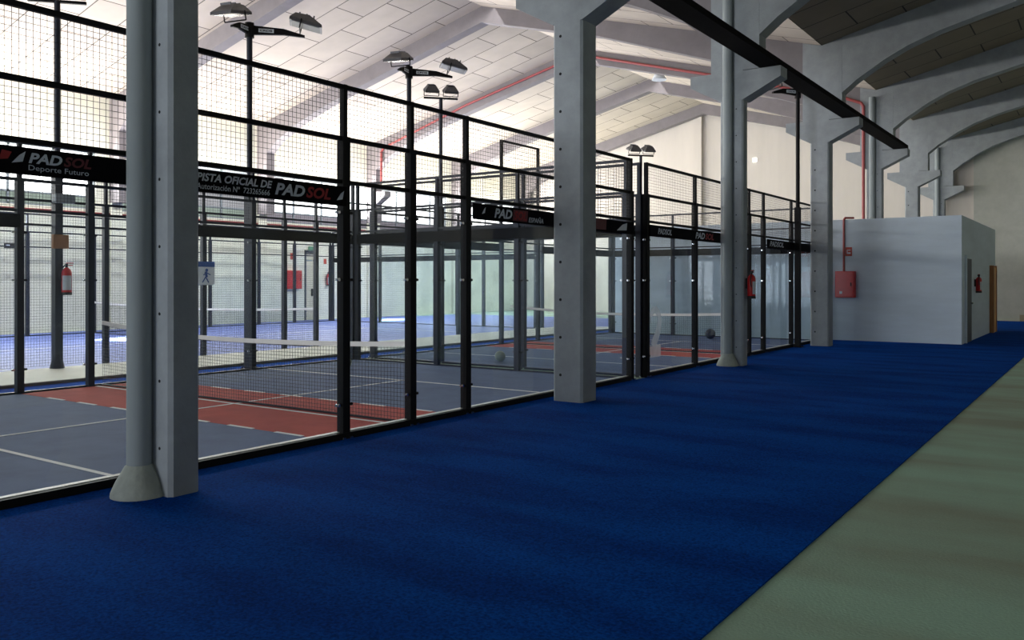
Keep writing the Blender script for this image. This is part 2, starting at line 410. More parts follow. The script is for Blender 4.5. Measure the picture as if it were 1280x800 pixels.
# ------------------------------------------------------------------ pillars and roof frames
pillar_labels = [
 'big grey concrete pillar with half-round drainpipe and mortar foot, nearest to the camera',
 'square concrete pillar with dark bolt holes and no drainpipe, second along the court fence',
 'concrete pillar with drainpipe and a fire extinguisher on its side, third along the fence',
 'plain square concrete pillar beside the hut with the red hose cabinet',
 'concrete pillar with drainpipe and red riser pipe rising behind the hut roof',
 'plain concrete pillar with wide corbels seen above the hut roof, between two piped pillars',
 'furthest concrete pillar with drainpipe, standing by the back wall above the hut']
for i, Y in enumerate(FRAMES):
    piped = i % 2 == 0
    dep = .26 if piped else .40
    Y0 = Y
    root = thing('concrete_pillar', pillar_labels[i], 'pillar', (-5.9, Y0, 3.285 if Y == 27.75 else 0), 'pillars along the corridor', 'thing')
    mb = MB()
    # shaft with chamfered corners
    x0, x1, c = -6.12, -5.67, .03
    b = len(mb.v)
    prof = [(x0+c, Y0), (x1-c, Y0), (x1, Y0+c), (x1, Y0+dep-c), (x1-c, Y0+dep), (x0+c, Y0+dep), (x0, Y0+dep-c), (x0, Y0+c)]
    n = len(prof)
    ZS = 3.285 if Y == 27.75 else 0   # the fifth pillar comes up through the hut roof
    mb.v += [(x, y, ZS) for x, y in prof]+[(x, y, 5.03) for x, y in prof]
    mb._f([tuple(range(n))[::-1], tuple(range(n, 2*n))]+[(k, (k+1) % n, (k+1) % n+n, k+n) for k in range(n)], b)
    mb.cur = 1
    z = .36+(3.5 if ZS else 0)
    hx, hr = (-6.0, .02) if not piped else (-5.80, .012)
    while z < 5.0:
        mb.tube([(hx, Y0-.002, z), (hx, Y0+.004, z)], hr, 10)
        z += .5
    mb.build('shaft', [M['concrete'], M['hole']], root)
    Yb = Y0+.38
    MB().prism([(x0, 5.03), (x0, 5.58), (-6.72, 5.58), (-6.72, 5.36)], Y0+.001, Yb-.001).build('corbel', M['concrete'], root)
    MB().prism([(x1, 5.03), (-4.96, 5.38), (-4.96, 5.57), (x1, 5.57)], Y0+.001, Yb-.001).build('corbel', M['concrete'], root)
    MB().prism([(x0, 5.03), (x1, 5.03), (x1, 5.58), (-5.36, 5.58), (-5.36, zv+SL*.45), (-5.85, zv-.01), (-6.3, zv+SR*.43), (-6.3, 5.58), (x0, 5.58)], Y0, Yb).build('upper_shaft', M['concrete'], root)
    if piped:
        xc, yc = -5.945, Y0-.072
        MB().tube([(xc, yc, ZS+.02), (xc, yc, 7.2)], .09, 20).build('drainpipe', M['pipe'], root, True)
        mb = MB(); mb.lathe((xc, yc, ZS), [(.205, .0), (.20, .04), (.165, .12), (.125, .19), (.103, .23), (.092, .24)], 20)
        mb.build('flared_foot', M['foot'], root, True)
ord_ = ['', 'second', 'third', 'fourth', 'fifth', 'sixth', 'last']
for i, Y in enumerate(FRAMES):
    if Y < 15: continue
    y0, y1 = Y, Y+.38
    tail = {15.75: 'at the extinguisher pillar', 21.75: 'at the pillar beside the hut', 27.75: 'with the red pipe',
            33.75: 'one bay beyond the red pipe', 39.75: 'against the back wall'}[Y]
    # left column with its haunch
    lc = thing('concrete_column', 'concrete column on the window wall, frame '+tail, 'column', (-26.9, y0, 0), 'columns along the window wall', 'thing')
    MB().box(WL+.005, -26.62, y0, y1, 4.2, 6.55).build('shaft', M['beam'], lc)
    MB().box(WL+.005, WL+.14, y0, y1, 0, 4.2).build('lower_shaft', M['left_plaster'], lc)
    MB().prism([(-26.62, 5.03), (-26.1, 5.36), (-26.1, 5.57), (-26.62, 5.57)], y0+.001, y1-.001).build('corbel', M['beam'], lc)
    bl = MB().prism([(WL, zl+SL*.3), (RIDX, RIDZ), (RIDX, RIDZ-.5), (-19, 9.13), (-21.44, 8.52), (-23.4, 8.0), (-24.96, 7.48), (-26.1, 6.95), (-26.62, 6.55), (WL, 6.5)], y0+.003, y1-.003).build('roof_beam', M['beam'])
    tag(bl, 'pale concrete beam rising from window wall to ridge, frame '+tail, 'roof beam', 'nave roof beams', 'thing')
    br = MB().prism([(RIDX, RIDZ), (-6.3, zv+SR*.45), (-6.3, 6.2), (-6.9, 6.72), (-8.0, 7.23), (-8.74, 7.5), (-12.13, 8.68), (RIDX, RIDZ-.5)], y0+.003, y1-.003).build('roof_beam', M['beam'])
    tag(br, 'pale concrete beam falling from ridge to pillar row, frame '+tail, 'roof beam', 'nave roof beams', 'thing')
    bb = MB().prism([(-5.36, 6.2), (-5.02, 6.47), (-4.4, 6.86), (-3.88, 7.12), (-3.2, 7.36), (-2.2, 7.62), (-1.0, 7.9), (4.58, 9.25), (4.58, zv+SL*10.43), (-5.36, zv+SL*.49)], y0+.003, y1-.003).build('roof_beam', M['concrete'])
    tag(bb, 'haunched dark concrete beam over the corridor, frame '+tail.replace('with the red pipe', 'behind the hut front').replace('one bay beyond the red pipe', 'one bay past the hut roof'), 'roof beam', 'corridor roof beams', 'thing')

# runway rail lying on the corridor side corbels
names = ['before the second pillar', 'ending at the extinguisher pillar', 'between extinguisher pillar and hut pillar', 'over the hut front']
for k in range(4):
    a, b = FRAMES[k]+.19, FRAMES[k+1]+.19
    mb = MB(); mb.box(-5.352, -4.97, a+.01, b-.01, 5.575, 5.68); mb.box(-5.35, -5.30, a+.01, b-.01, 5.68, 5.74)
    o = mb.build('runway_rail', M['rail']); tag(o, 'dark flat rail lying on the corbels '+names[k], 'rail', 'dark rails on the corbels')

# ------------------------------------------------------------------ court fences
ZT, ZM, ZL, ZB = 3.6, 3.07, 2.60, .09
def fence(label, p0, p1, posts, out, fullmesh=(), steel='black', group='court fences', top=ZT, clamps=True, wire_r=.0023, extra=None, name='court_fence'):
    p0, p1 = Vector((*p0, 0)), Vector((*p1, 0)); L = (p1-p0).length; u = (p1-p0)/L; n = Vector((*out, 0)); Z = Vector((0, 0, 1))
    root = thing(name, label, 'fence', tuple(p0), group)
    st = M[steel]
    W = lambda t, o, z: p0+u*t+n*o+Z*z
    nz = len(posts)
    for i, t in enumerate(posts):
        mb = MB()
        mb.obox(W(t, 0, ZM/2), u, n, Z, .048, .045, ZM/2)
        mb.obox(W(t, 0, (ZM+top)/2), u, n, Z, .026, .03, (top-ZM)/2)
        mb.obox(W(t, .0, .006), u, n, Z, .075, .06, .006)
        ps = mb.build('post', st, root)
        if clamps:
            for zc in (.35, 1.62, 2.3):
                for s in (-1, 1):
                    mb = MB(); mb.obox(W(t+s*.075, 0, zc), u, n, Z, .03, .012, .014)
                    c = W(t+s*.085, .012, zc); d = W(t+s*.085, .03, zc)
                    mb.tube([c, d], .016, 8); mb.build('clamp', M['chrome'] if s < 0 else M['black'], ps)
            for s in (-1, 1):
                mb = MB(); mb.tube([W(t+s*.05, .06, 0), W(t+s*.05, .06, .028)], .02, 8); mb.build('anchor_bolt', M['chrome'], ps)
    a, b = posts[0], posts[-1]
    for z, hz in ((top-.022, .022), (ZM-.02, .022), (ZL+.012, .02)):
        mb = MB(); mb.obox(W((a+b)/2, 0, z), u, n, Z, (b-a)/2, .02, hz); mb.build('rail', st, root)
    near = out == (1, 0) and p0.x > -7; hb = .035 if near else .018
    mb = MB(); mb.obox(W((a+b)/2, .02, hb), u, n, Z, (b-a)/2, .03, hb); mb.build('bottom_rail', st, root)
    if near: mb = MB(); mb.obox(W((a+b)/2, -.04, .045), u, n, Z, (b-a)/2, .03, .03); mb.build('glass_channel', M['alu'], root)
    def mesh(t0, t1, z0, z1, step=.05):
        mb = MB()
        nv = max(2, round((t1-t0)/step)); nh = max(2, round((z1-z0)/step))
        for k in range(nv+1):
            t = t0+(t1-t0)*k/nv; mb.wire(W(t, .012, z0), W(t, .012, z1), wire_r)
        for k in range(nh+1):
            z = z0+(z1-z0)*k/nh; mb.wire(W(t0, .008, z), W(t1, .008, z), wire_r)
        mb.build('wire_mesh', M['wire'], root)
    for i in range(nz-1):
        t0, t1 = posts[i]+.03, posts[i+1]-.03
        mesh(t0, t1, ZL+.03, ZM-.04); mesh(t0, t1, ZM, top-.04)
        if i in fullmesh: mesh(t0, t1, .09, ZL-.03)
        else:
            mb = MB(); mb.quad(W(t0+.012, 0, ZB-.02), W(t1-.012, 0, ZB-.02), W(t1-.012, 0, ZL-.03), W(t0+.012, 0, ZL-.03))
            mb.build('glass_pane', M['glass'], root)
    if extra: extra(root, W, u, n, Z)
    return root

# first court
fence('black glass and mesh fence of the nearest court along the blue corridor', (XN, 1.6), (XN, 12.6),
      [.3, 2.4, 4.6, 5.62, 6.62, 8.8, 11.0-.04], (1, 0))
fence('side fence of the nearest court next to the white walkway', (XF, 1.6), (XF, 12.6), [.3, 2.4, 4.42, 5.45, 6.4, 8.46, 10.96], (-1, 0), steel='navy')
fence('cross fence closing the far end of the nearest court', (XF, 12.6), (XN, 12.6), [.1, 2.2, 4.05, 6.2], (0, 1), steel='navy')
# second court
def raised(root, W, u, n, Z):
    a, b = 4.7, 6.4
    mb = MB(); mb.obox(W(a, 0, 4.4), u, n, Z, .04, .03, .8); mb.obox(W(b, 0, 4.4), u, n, Z, .04, .03, .8)
    mb.obox(W((a+b)/2, 0, 5.18), u, n, Z, (b-a)/2, .025, .025)
    mb.build('raised_frame', M['black'], root)
    mb = MB()
    for k in range(1, 34): mb.wire(W(a+(b-a)*k/34, 0, 3.6), W(a+(b-a)*k/34, 0, 5.16), .0026)
    for k in range(1, 31): mb.wire(W(a, 0, 3.6+.05*k), W(b, 0, 3.6+.05*k), .0026)
    mb.build('raised_mesh', M['wire'], root)
fence('cross fence at the near end of the second court, beside a narrow gap', (XF, 13.08), (XN, 13.08), [.1, 1.9, 3.85, 6.2], (0, -1), steel='navy')
fence('black glass fence of the second court along the blue corridor', (XN, 13.08), (XN, 23.65),
      [.06, 2.12, 4.1, 5.05, 6.0, 8.05, 10.5], (1, 0))
fence('side fence of the second court with a tall raised frame, next to the walkway', (XF, 13.08), (XF, 23.65), [.06, 2.12, 4.7, 5.4, 6.4, 8.1, 10.5], (-1, 0), steel='navy', extra=raised)
fence('cross fence closing the second court in front of the hut', (XF, 23.65), (XN, 23.65), [.06, 2.05, 4.15, 6.24], (0, 1), steel='navy')
# second row
fence('long mesh fence of the full-size court on the other side of the walkway', (XR, 4.5), (XR, 24.4),
      [.05, 2.4, 4.52, 6.67, 8.83, 9.8, 10.6, 13.1, 15.3, 17.5, 19.85], (1, 0), fullmesh=(1, 2, 3, 4, 5, 6), steel='navy', clamps=False)
fence('far side fence of the full-size court by the window wall', (XRF, 4.5), (XRF, 24.4), [.05, 2, 4, 6, 8, 10, 12, 14.2, 16.3, 18, 19.85], (-1, 0), fullmesh=(3, 4, 5, 6), steel='navy', clamps=False)
fence('cross fence closing the far end of the full-size court', (XRF, 24.4), (XR, 24.4), [.1, 2.7, 4.3, 6.5, 7.7, 9.9], (0, 1), steel='navy', clamps=False)

# ------------------------------------------------------------------ banners on the fences
def banner(label, a, b, x=None, y=None, side=1, group='black sponsor banners'):
    z0, z1 = 2.36, 2.555
    if x is not None:
        root = thing('banner', label, 'banner', (x+side*.065, (a+b)/2, z0), group)
        MB().bbox(x+side*.065-.012, x+side*.065+.012, a, b, z0, z1, .004).build('cloth', M['banner'], root)
    else:
        root = thing('banner', label, 'banner', ((a+b)/2, y+side*.065, z0), group)
        MB().bbox(a, b, y+side*.065-.012, y+side*.065+.012, z0, z1, .004).build('cloth', M['banner'], root)
    return root
XT = XN+.065+.0135
R_, U_ = (0, 1, 0), (0, 0, 1)
def slash(root, y0, y1, z0, z1, m='white_ink'):
    MB().quad((XT, y0, z0), (XT, y1-.02, z0+.015), (XT, y1, z1), (XT, y0+(y1-y0)*.55, z1-.03)).build('slash_mark', M[m], root)
def word(s, root, y0, y1, z0, z1, m='white_ink', shear=.25, bold=.02, name='lettering'):
    return text(s, name, M[m], root, (XT, y0, z0), R_, U_, width=y1-y0, height=z1-z0, shear=shear, bold=bold)
bA = banner('black banner reading PISTA OFICIAL, on the nearest court fence', 1.95, 6.17, x=XN)
MB().quad((XT, 2.86, 2.45), (XT, 2.92, 2.46), (XT, 2.945, 2.51), (XT, 2.88, 2.52)).build('red_emblem', M['red_ink'], bA)
slash(bA, 2.945, 3.04, 2.435, 2.525)
word('PAD', bA, 3.06, 3.30, 2.445, 2.52, bold=.035)
word('SOL', bA, 3.31, 3.52, 2.445, 2.52, 'dim_red_ink', bold=.035)
word('Deporte Futuro', bA, 3.06, 3.50, 2.382, 2.432, shear=0, bold=0)
word('PISTA OFICIAL DE', bA, 4.43, 5.23, 2.455, 2.525, bold=.03)
word('Autorizaci\u00f3n N\u00ba  723265666', bA, 4.43, 5.20, 2.387, 2.437, shear=.1, bold=.008)
word('PAD', bA, 5.26, 5.62, 2.405, 2.515, bold=.035)
word('SOL', bA, 5.635, 5.95, 2.405, 2.515, 'red_ink', bold=.035)
slash(bA, 6.03, 6.13, 2.41, 2.51)
bB = banner('black banner reading ESPA\u00d1A with a red block, beyond the net post', 8.28, 12.55, x=XN)
slash(bB, 8.44, 8.52, 2.43, 2.52)
word('PAD', bB, 8.70, 9.09, 2.40, 2.52, bold=.035)
MB().quad((XT-.0008, 9.10, 2.385), (XT-.0008, 9.44, 2.385), (XT-.0008, 9.46, 2.53), (XT-.0008, 9.12, 2.53)).build('red_block', M['dim_red_ink'], bB)
word('SOL', bB, 9.13, 9.43, 2.40, 2.515, 'red_ink', bold=.035)
word('ESPA\u00d1A', bB, 9.47, 9.83, 2.385, 2.465, bold=.02)
MB().quad((XT, 11.25, 2.39), (XT, 11.6, 2.39), (XT, 11.62, 2.55), (XT, 11.27, 2.55)).build('red_block', M['dim_red_ink'], bB)
slash(bB, 11.95, 12.3, 2.40, 2.53)
bC = banner('black banner with pale lettering on the second court, before its net', 13.15, 17.1, x=XN)
word('PADSOL', bC, 13.44, 14.0, 2.41, 2.51, bold=.03)
word('PAD', bC, 15.05, 15.5, 2.40, 2.52, bold=.035); word('SOL', bC, 15.52, 15.95, 2.40, 2.52, 'red_ink', bold=.035)
bD = banner('black banner on the second court beside the pillar near the hut', 19.15, 23.6, x=XN)
word('PADSOL', bD, 19.3, 20.3, 2.40, 2.52, bold=.03)
banner('black banner across the walkway side of the nearest court, before its net', 1.95, 6.0, x=XF, side=1)
banner('black banner across the walkway side of the nearest court, beyond its net', 8.05, 12.5, x=XF, side=1)
banner('black banner across the cross fence ending the nearest court', XF+.15, XN-.15, y=12.6, side=-1)
banner('black banner across the cross fence starting the second court', XF+.15, XN-.15, y=13.08, side=1)
banner('black banner on the walkway side of the second court, before the raised frame', 13.15, 17.6, x=XF, side=1)
banner('black banner on the walkway side of the second court, beyond the raised frame', 19.6, 23.6, x=XF, side=1)
banner('black banner across the cross fence ending the second court', XF+.15, XN-.15, y=23.65, side=-1)
banner('black banner across the end of the full-size court', XRF+.2, XR-.2, y=24.4, side=-1)

# painted 2 on the glass of the second court
mb = MB(); xg = XN+.006
def two(t): return [(.06, .60), (.10, .72), (.20, .80), (.31, .81), (.42, .74), (.46, .62), (.43, .50), (.36, .38), (.27, .28), (.20, .18)][t]
pts = [Vector((0, *two(t))) for t in range(10)]
for k in range(9):
    def side(q, sg):
        a, b = pts[max(q-1, 0)], pts[min(q+1, 9)]; d = (b-a).normalized(); w = .05+.018*q/3
        return pts[q]+Vector((0, -d.z, d.y))*w*sg
    q = [side(k, 1), side(k+1, 1), side(k+1, -1), side(k, -1)]
    mb.quad(*[(xg, 13.20+p.y*1.0, .31+p.z) for p in q])
mb.quad((xg+.0005, 13.21, .31), (xg+.0005, 13.70, .31), (xg+.0005, 13.70, .52), (xg+.0005, 13.27, .50))
o = mb.build('court_number', M['trans_white'])
tag(o, 'large white numeral 2 stuck on the glass of the second court', 'number')

# ------------------------------------------------------------------ nets
def net(label, x0, x1, y, zf, zc, zn, s=.05, r=.0024):
    root = thing('padel_net', label, 'net', ((x0+x1)/2, y, 0), 'court nets')
    top = lambda x: zc+((zf-zc) if x < (x0+x1)/2 else (zn-zc))*abs((x-(x0+x1)/2)/((x1-x0)/2))**2
    mb = MB(); n = round((x1-x0)/s)
    for k in range(n+1):
        x = x0+(x1-x0)*k/n; mb.wire((x, y, .016), (x, y, top(x)), r)
    for j in range(1, 19):
        q = j/19
        xs = [x0+(x1-x0)*k/14 for k in range(15)]
        for a, b in zip(xs, xs[1:]): mb.wire((a, y, .03+(top(a)-.05)*q), (b, y, .03+(top(b)-.05)*q), r)
    mb.build('net_mesh', M['wire'], root)
    mb = MB(); xs = [x0+(x1-x0)*k/14 for k in range(15)]
    for a, b in zip(xs, xs[1:]):
        for sgn in (-1, 1):
            mb.quad((a, y+sgn*.012, top(a)-.055), (b, y+sgn*.012, top(b)-.055), (b, y+sgn*.012, top(b)), (a, y+sgn*.012, top(a)))
        mb.quad((a, y-.012, top(a)), (b, y-.012, top(b)), (b, y+.012, top(b)), (a, y+.012, top(a)))
    mb.build('top_tape', M['tape'], root)
    mb = MB(); mb.tube([(x0, y, .03), (x1, y, .03)], .014, 6); mb.build('bottom_cord', M['wire'], root)
net('dark net with white tape across the nearest court over its red band', XF+.05, XN-.05, 7.22, 1.0, .86, .93)
net('net across the second court behind the drainpipe pillar', XF+.05, XN-.05, 18.13, 1.0, .86, .93)
net('wide net with bright white tape across the full-size court', XRF+.12, XR-.12, 14.35, 1.0, .88, .97)

# ------------------------------------------------------------------ light masts
def floodlight(parent, c, yaw, tilt=.25, w=.22, l=.3, name='floodlight'):
    """tapered housing with ribs, lens below, U bracket"""
    Mx = Matrix.Translation(Vector(c)) @ Matrix.Rotation(yaw, 4, 'Z') @ Matrix.Rotation(tilt, 4, 'Y')
    mb = MB(); b = len(mb.v)
    lo = [(-l, -w, 0), (l, -w, 0), (l, w, 0), (-l, w, 0)]
    mid = [(-l, -w, .05), (l*.95, -w, .05), (l*.95, w, .05), (-l, w, .05)]
    hi = [(-l*.75, -w*.6, .17), (l*.1, -w*.6, .19), (l*.1, w*.6, .19), (-l*.75, w*.6, .17)]
    for ring in (lo, mid, hi): mb.v += [tuple(Mx @ Vector(p)) for p in ring]
    mb._f([(0, 3, 2, 1), (8, 9, 10, 11)]+[(r*4+k, r*4+(k+1) % 4, (r+1)*4+(k+1) % 4, (r+1)*4+k) for r in (0, 1) for k in range(4)], b)
    for k in range(3):
        p = Mx @ Vector((-l*.5+k*.13, 0, .185)); mb.obox(p, Mx.to_3x3() @ Vector((1, 0, 0)), Mx.to_3x3() @ Vector((0, 1, 0)), Mx.to_3x3() @ Vector((0, 0, 1)), .012, w*.5, .02)
    f = mb.build(name, M['lamp'], parent)
    X, Yv, Zv = (Mx.to_3x3() @ Vector(v) for v in ((1, 0, 0), (0, 1, 0), (0, 0, 1)))
    mb = MB(); mb.obox(Mx @ Vector((0, 0, -.004)), X, Yv, Zv, l*.86, w*.84, .005); mb.build('lens', M['lens'], f)
    mb = MB()
    for s in (-1, 1): mb.tube([Mx @ Vector((-l*.3, s*w*1.04, .06)), Mx @ Vector((-l*.3, s*w*1.04, -.10))], .012, 6)
    mb.tube([Mx @ Vector((-l*.3, -w*1.04, -.10)), Mx @ Vector((-l*.3, w*1.04, -.10))], .012, 6)
    mb.build('bracket', M['black'], f)
    return f

def mast(label, x, y, h, dirs=None, bar=None, steel='navy', splayed=False, plate=True, wide=.055):
    root = thing('floodlight_mast', label, 'light mast', (x, y, 0), 'floodlight masts')
    mb = MB(); mb.obox((x, y, h*.27), (1, 0, 0), (0, 1, 0), (0, 0, 1), wide*1.25, wide*1.25, h*.27)
    mb.tube([(x, y, h*.54), (x, y, h)], wide*.95, 12)
    mb.build('pole', M[steel], root)
    mb = MB(); mb.box(x-.12, x+.12, y-.12, y+.12, 0, .02)
    if splayed: mb.lathe((x, y, .02), [(.15, 0), (.12, .05), (.085, .2), (.075, .28)], 12)
    for sx in (-1, 1):
        for sy in (-1, 1): mb.tube([(x+sx*.09, y+sy*.09, .02), (x+sx*.09, y+sy*.09, .05)], .014, 6)
    mb.build('base_plate', M[steel], root)
    if dirs:
        mb = MB(); mb.tube([(x, y, h-.25), (x, y, h+.02)], wide*1.5, 12); mb.build('collar', M['black'], root)
        for i, (dx, dy, L) in enumerate(dirs):
            d = Vector((dx, dy, 0)).normalized(); s = Vector((-d.y, d.x, 0)); zc = h-.11
            mb = MB(); b = len(mb.v)
            for t, hz, dz in ((.03, .085, 0), (L*.62, .055, 0), (L, .02, -.06)):
                for a in (-1, 1):
                    for c in (-1, 1): mb.v.append(tuple(Vector((x, y, zc+dz))+d*t+s*(.028*a)+Vector((0, 0, hz*c))))
            for r in (0, 1):
                o_ = r*4; mb._f([(o_, o_+1, o_+5, o_+4), (o_+2, o_+6, o_+7, o_+3), (o_, o_+4, o_+6, o_+2), (o_+1, o_+3, o_+7, o_+5)], b)
            mb._f([(0, 2, 3, 1), (8, 9, 11, 10)], b)
            arm = mb.build('arm', M['black'], root)
            if plate:
                # maker's plate on the face seen from the corridor
                sgn = -1 if s.dot(Vector((-.57, .82, 0))) > 0 else 1
                mb = MB(); c0 = Vector((x, y, zc))+d*(L*.30)+s*(sgn*.0295)
                mb.obox(c0, d, s, (0, 0, 1), .135, .002, .034); pl = mb.build('name_plate', M['sign_white'], arm)
                rr = d if (sgn*s).cross(Vector((0, 0, 1))).dot(d) < 0 else -d
                tx = text('CRDB', 'lettering', M['black'], pl, tuple(c0+s*(sgn*.003)-rr*.11-Vector((0, 0, .018))), tuple(rr), (0, 0, 1), width=.22, height=.036, bold=.03)
            yaw = math.atan2(d.y, d.x)
            floodlight(arm, Vector((x, y, zc+.13))+d*(L*1.02), yaw, .22)
    if bar:
        d = Vector((*bar, 0)).normalized(); s = Vector((-d.y, d.x, 0))
        mb = MB(); mb.obox((x, y, h), d, s, (0, 0, 1), .48, .03, .025); bo = mb.build('cross_bar', M['black'], root)
        for sgn in (-.27, .27):
            floodlight(bo, Vector((x, y, h+.17))+d*sgn, math.atan2(s.y, s.x), -.3, w=.2, l=.26)
    return root
DA, DB = (.671, .734, .98), (.25, -.96, .5)
mast('floodlight mast with two lamp arms, standing at the nearest court on the walkway side', XF-.2, 10.15, 6.3, [DA, DB])
mast('floodlight mast with two lamp arms, standing at the second court on the walkway side', XF-.2, 14.5, 6.4, [DA, DB])
mast('tall black mast with one lamp arm, standing at the corridor fence near the hut', XN+.17, 21.1, 6.3, [(-.55, -.84, .75)], steel='black', wide=.05)
m1 = mast('mast carrying an extinguisher and a plywood plate, with splayed foot on the walkway', -15.5, 8.0, 6.62, bar=(.67, .74), splayed=True)
mast('mast with twin lamps on a cross bar, halfway along the full-size court', -15.45, 18.7, 6.75, bar=(.67, .74))
mast('furthest mast with twin lamps, rising behind the second court', -13.77, 27.84, 6.1, bar=(.67, .74))

# ------------------------------------------------------------------ small things
def extinguisher(label, c, d, h=.5, r=.075):
    """c = centre of the body foot, d = horizontal unit vector away from what it hangs on"""
    x, y, z = c; d = Vector((*d, 0)); s = Vector((-d.y, d.x, 0))
    root = thing('fire_extinguisher', label, 'fire extinguisher', c, 'fire extinguishers')
    MB().lathe(c, [(r*.85, 0), (r, .02), (r, h*.72), (r*.85, h*.80), (r*.45, h*.86), (r*.3, h*.88)], 20).build('cylinder', M['red'], root, True)
    MB().lathe(c, [(r*1.02, .0), (r*1.03, .05)], 20).build('foot_ring', M['rubber'], root, True)
    mb = MB(); b = len(mb.v); N = 8
    for k in range(N+1):
        t = math.atan2(d.y, d.x)-1.0+2.0*k/N
        for zz in (z+h*.16, z+h*.62): mb.v.append((x+math.cos(t)*r*1.012, y+math.sin(t)*r*1.012, zz))
    mb._f([(2*k, 2*k+2, 2*k+3, 2*k+1) for k in range(N)], b); mb.build('label_sheet', M['label'], root)
    mb = MB(); mb.tube([(x, y, z+h*.86), (x, y, z+h*.95)], r*.28, 10); mb.obox((x, y, z+h*.97), d, s, (0, 0, 1), .03, .02, .018); mb.build('valve', M['rubber'], root)
    mb = MB(); mb.obox(Vector((x, y, z+h*1.02))+s*.05, s, d, (0, 0, 1), .06, .012, .008); mb.obox(Vector((x, y, z+h*.95))+s*.05, s, d, (0, 0, 1), .05, .012, .008); mb.build('handle', M['red'], root)
    pts = [Vector((x, y, z+h*.95))-s*(.03+.09*math.sin(t*math.pi))+d*.02-Vector((0, 0, t*h*.6)) for t in [k/8 for k in range(9)]]
    mb = MB(); mb.tube(pts, .011, 8); mb.build('hose', M['rubber'], root, True)
    mb = MB(); q = Vector((x, y, z+h*.55))-d*(r+.012); mb.obox(q, d, s, (0, 0, 1), .02, .03, .1); mb.build('wall_bracket', M['rubber'], root)
    return root
extinguisher('red extinguisher with pale label strapped to the mast on the walkway', (-15.33, 8.08, 1.36), (.92, -.39), h=.56, r=.085)
extinguisher('red extinguisher hung on the side of the drainpipe pillar', (-5.565, 15.92, 1.28), (1, 0), h=.52, r=.075)
extinguisher('small extinguisher on the window wall past the cream door', (WL+.12, 25.35, 1.42), (1, 0), h=.58, r=.08)
extinguisher('dark red extinguisher on the shaded side of the hut', (-2.975, 26.77, 1.29), (1, 0), h=.5, r=.075)

def hose_cabinet(label, x0, x1, y0, y1, z0, z1, face):
    root = thing('hose_cabinet', label, 'fire hose cabinet', ((x0+x1)/2, (y0+y1)/2, z0), 'fire hose cabinets')
    MB().bbox(x0, x1, y0, y1, z0, z1, .012).build('case', M['red'], root)
    if face == 'y':
        dd = MB().bbox(x0+.03, x1-.03, y0-.014, y0, z0+.03, z1-.03, .006).build('door', M['red'], root)
        mb = MB(); mb.box(x0+.12, x0+.19, y0-.02, y0-.014, z0+.1, z0+.17); mb.build('white_mark', M['sign_white'], dd)
        mb = MB(); mb.box(x1-.10, x1-.07, y0-.03, y0-.014, (z0+z1)/2-.05, (z0+z1)/2+.05); mb.build('latch', M['rubber'], dd)
    else:
        dd = MB().bbox(x1, x1+.014, y0+.03, y1-.03, z0+.03, z1-.03, .006).build('door', M['red'], root)
        mb = MB(); mb.box(x1+.014, x1+.02, (y0+y1)/2-.05, (y0+y1)/2+.05, z0+.1, z0+.2); mb.build('white_mark', M['sign_white'], dd)
        mb = MB(); mb.box(x1+.014, x1+.03, y1-.12, y1-.09, (z0+z1)/2-.05, (z0+z1)/2+.05); mb.build('latch', M['rubber'], dd)
HY = 24.3
hose_cabinet('red hose cabinet mounted on the pale front of the hut', -6.12, -5.62, HY-.2, HY, 1.17, 1.88, 'y')
hose_cabinet('red hose cabinet on the window wall beside the cream door', WL, WL+.2, 23.08, 23.85, 1.31, 2.05, 'x')

# hut
hut = thing('service_hut', 'long pale grey concrete hut behind the second court and across the corridor end', 'hut', (-8, 28, 0), None, 'thing')
HX0, HX1, HY1 = -12.95, -3.08, 32.0
mb = MB(); mb.box(HX0, HX1, HY, HY1, 0, 3.24); mb.build('walls', M['hut'], hut)
MB().box(HX0, HX1, HY, HY1, 3.24, 3.28).build('roof_slab', M['hut'], hut)
d1 = MB().box(HX1, HX1+.03, 24.9, 25.95, .012, 2.2).build('door', M['dark_door'], hut)
MB().box(HX1, HX1+.05, 24.85, 24.93, .012, 2.28).build('door_frame', M['hut'], hut)
MB().bbox(HX1+.03, HX1+.08, 25.75, 25.85, 1.0, 1.05, .01).build('door_handle', M['chrome'], d1)
MB().box(HX1, HX1+.1, 30.45, 31.2, .012, 2.05).build('ochre_door', M['ochre'], hut)
mb = MB(); mb.box(HX1, HX1+.12, 30.37, 30.45, .012, 2.1).box(HX1, HX1+.12, 31.2, 31.28, .012, 2.1); mb.build('door_frame', M['wood'], hut)
o = MB().tube([(-5.93, HY-.035, 1.88), (-5.93, HY-.035, 3.27), (-5.90, HY-.01, 3.325), (-5.7, HY+.1, 3.325)], .028, 10).build('water_pipe', M['dull_red'])
tag(o, 'dark red pipe running from the hut roof down to the hose cabinet', 'pipe')
def sign(label, c, n, w, h, base, name='wall_sign'):
    """small plate on a wall; n = outward horizontal normal"""
    n = Vector((*n, 0)); s = Vector((-n.y, n.x, 0)); root = thing(name, label, 'sign', c)
    mb = MB(); mb.obox(Vector(c)+n*.006, s, n, (0, 0, 1), w/2, .006, h/2); mb.build('plate', M[base], root)
    return root, n, s
r_, n_, s_ = sign('small red fire hose sign on the hut above the cabinet', (-5.81, HY, 2.41), (0, -1), .17, .24, 'sign_red')
mb = MB(); mb.obox(Vector((-5.81, HY-.013, 2.45)), (1, 0, 0), (0, 1, 0), (0, 0, 1), .05, .002, .012); mb.obox(Vector((-5.81, HY-.013, 2.37)), (1, 0, 0), (0, 1, 0), (0, 0, 1), .05, .002, .02)
mb.obox(Vector((-5.85, HY-.013, 2.41)), (1, 0, 0), (0, 1, 0), (0, 0, 1), .012, .002, .05); mb.build('pictogram', M['sign_white'], r_)
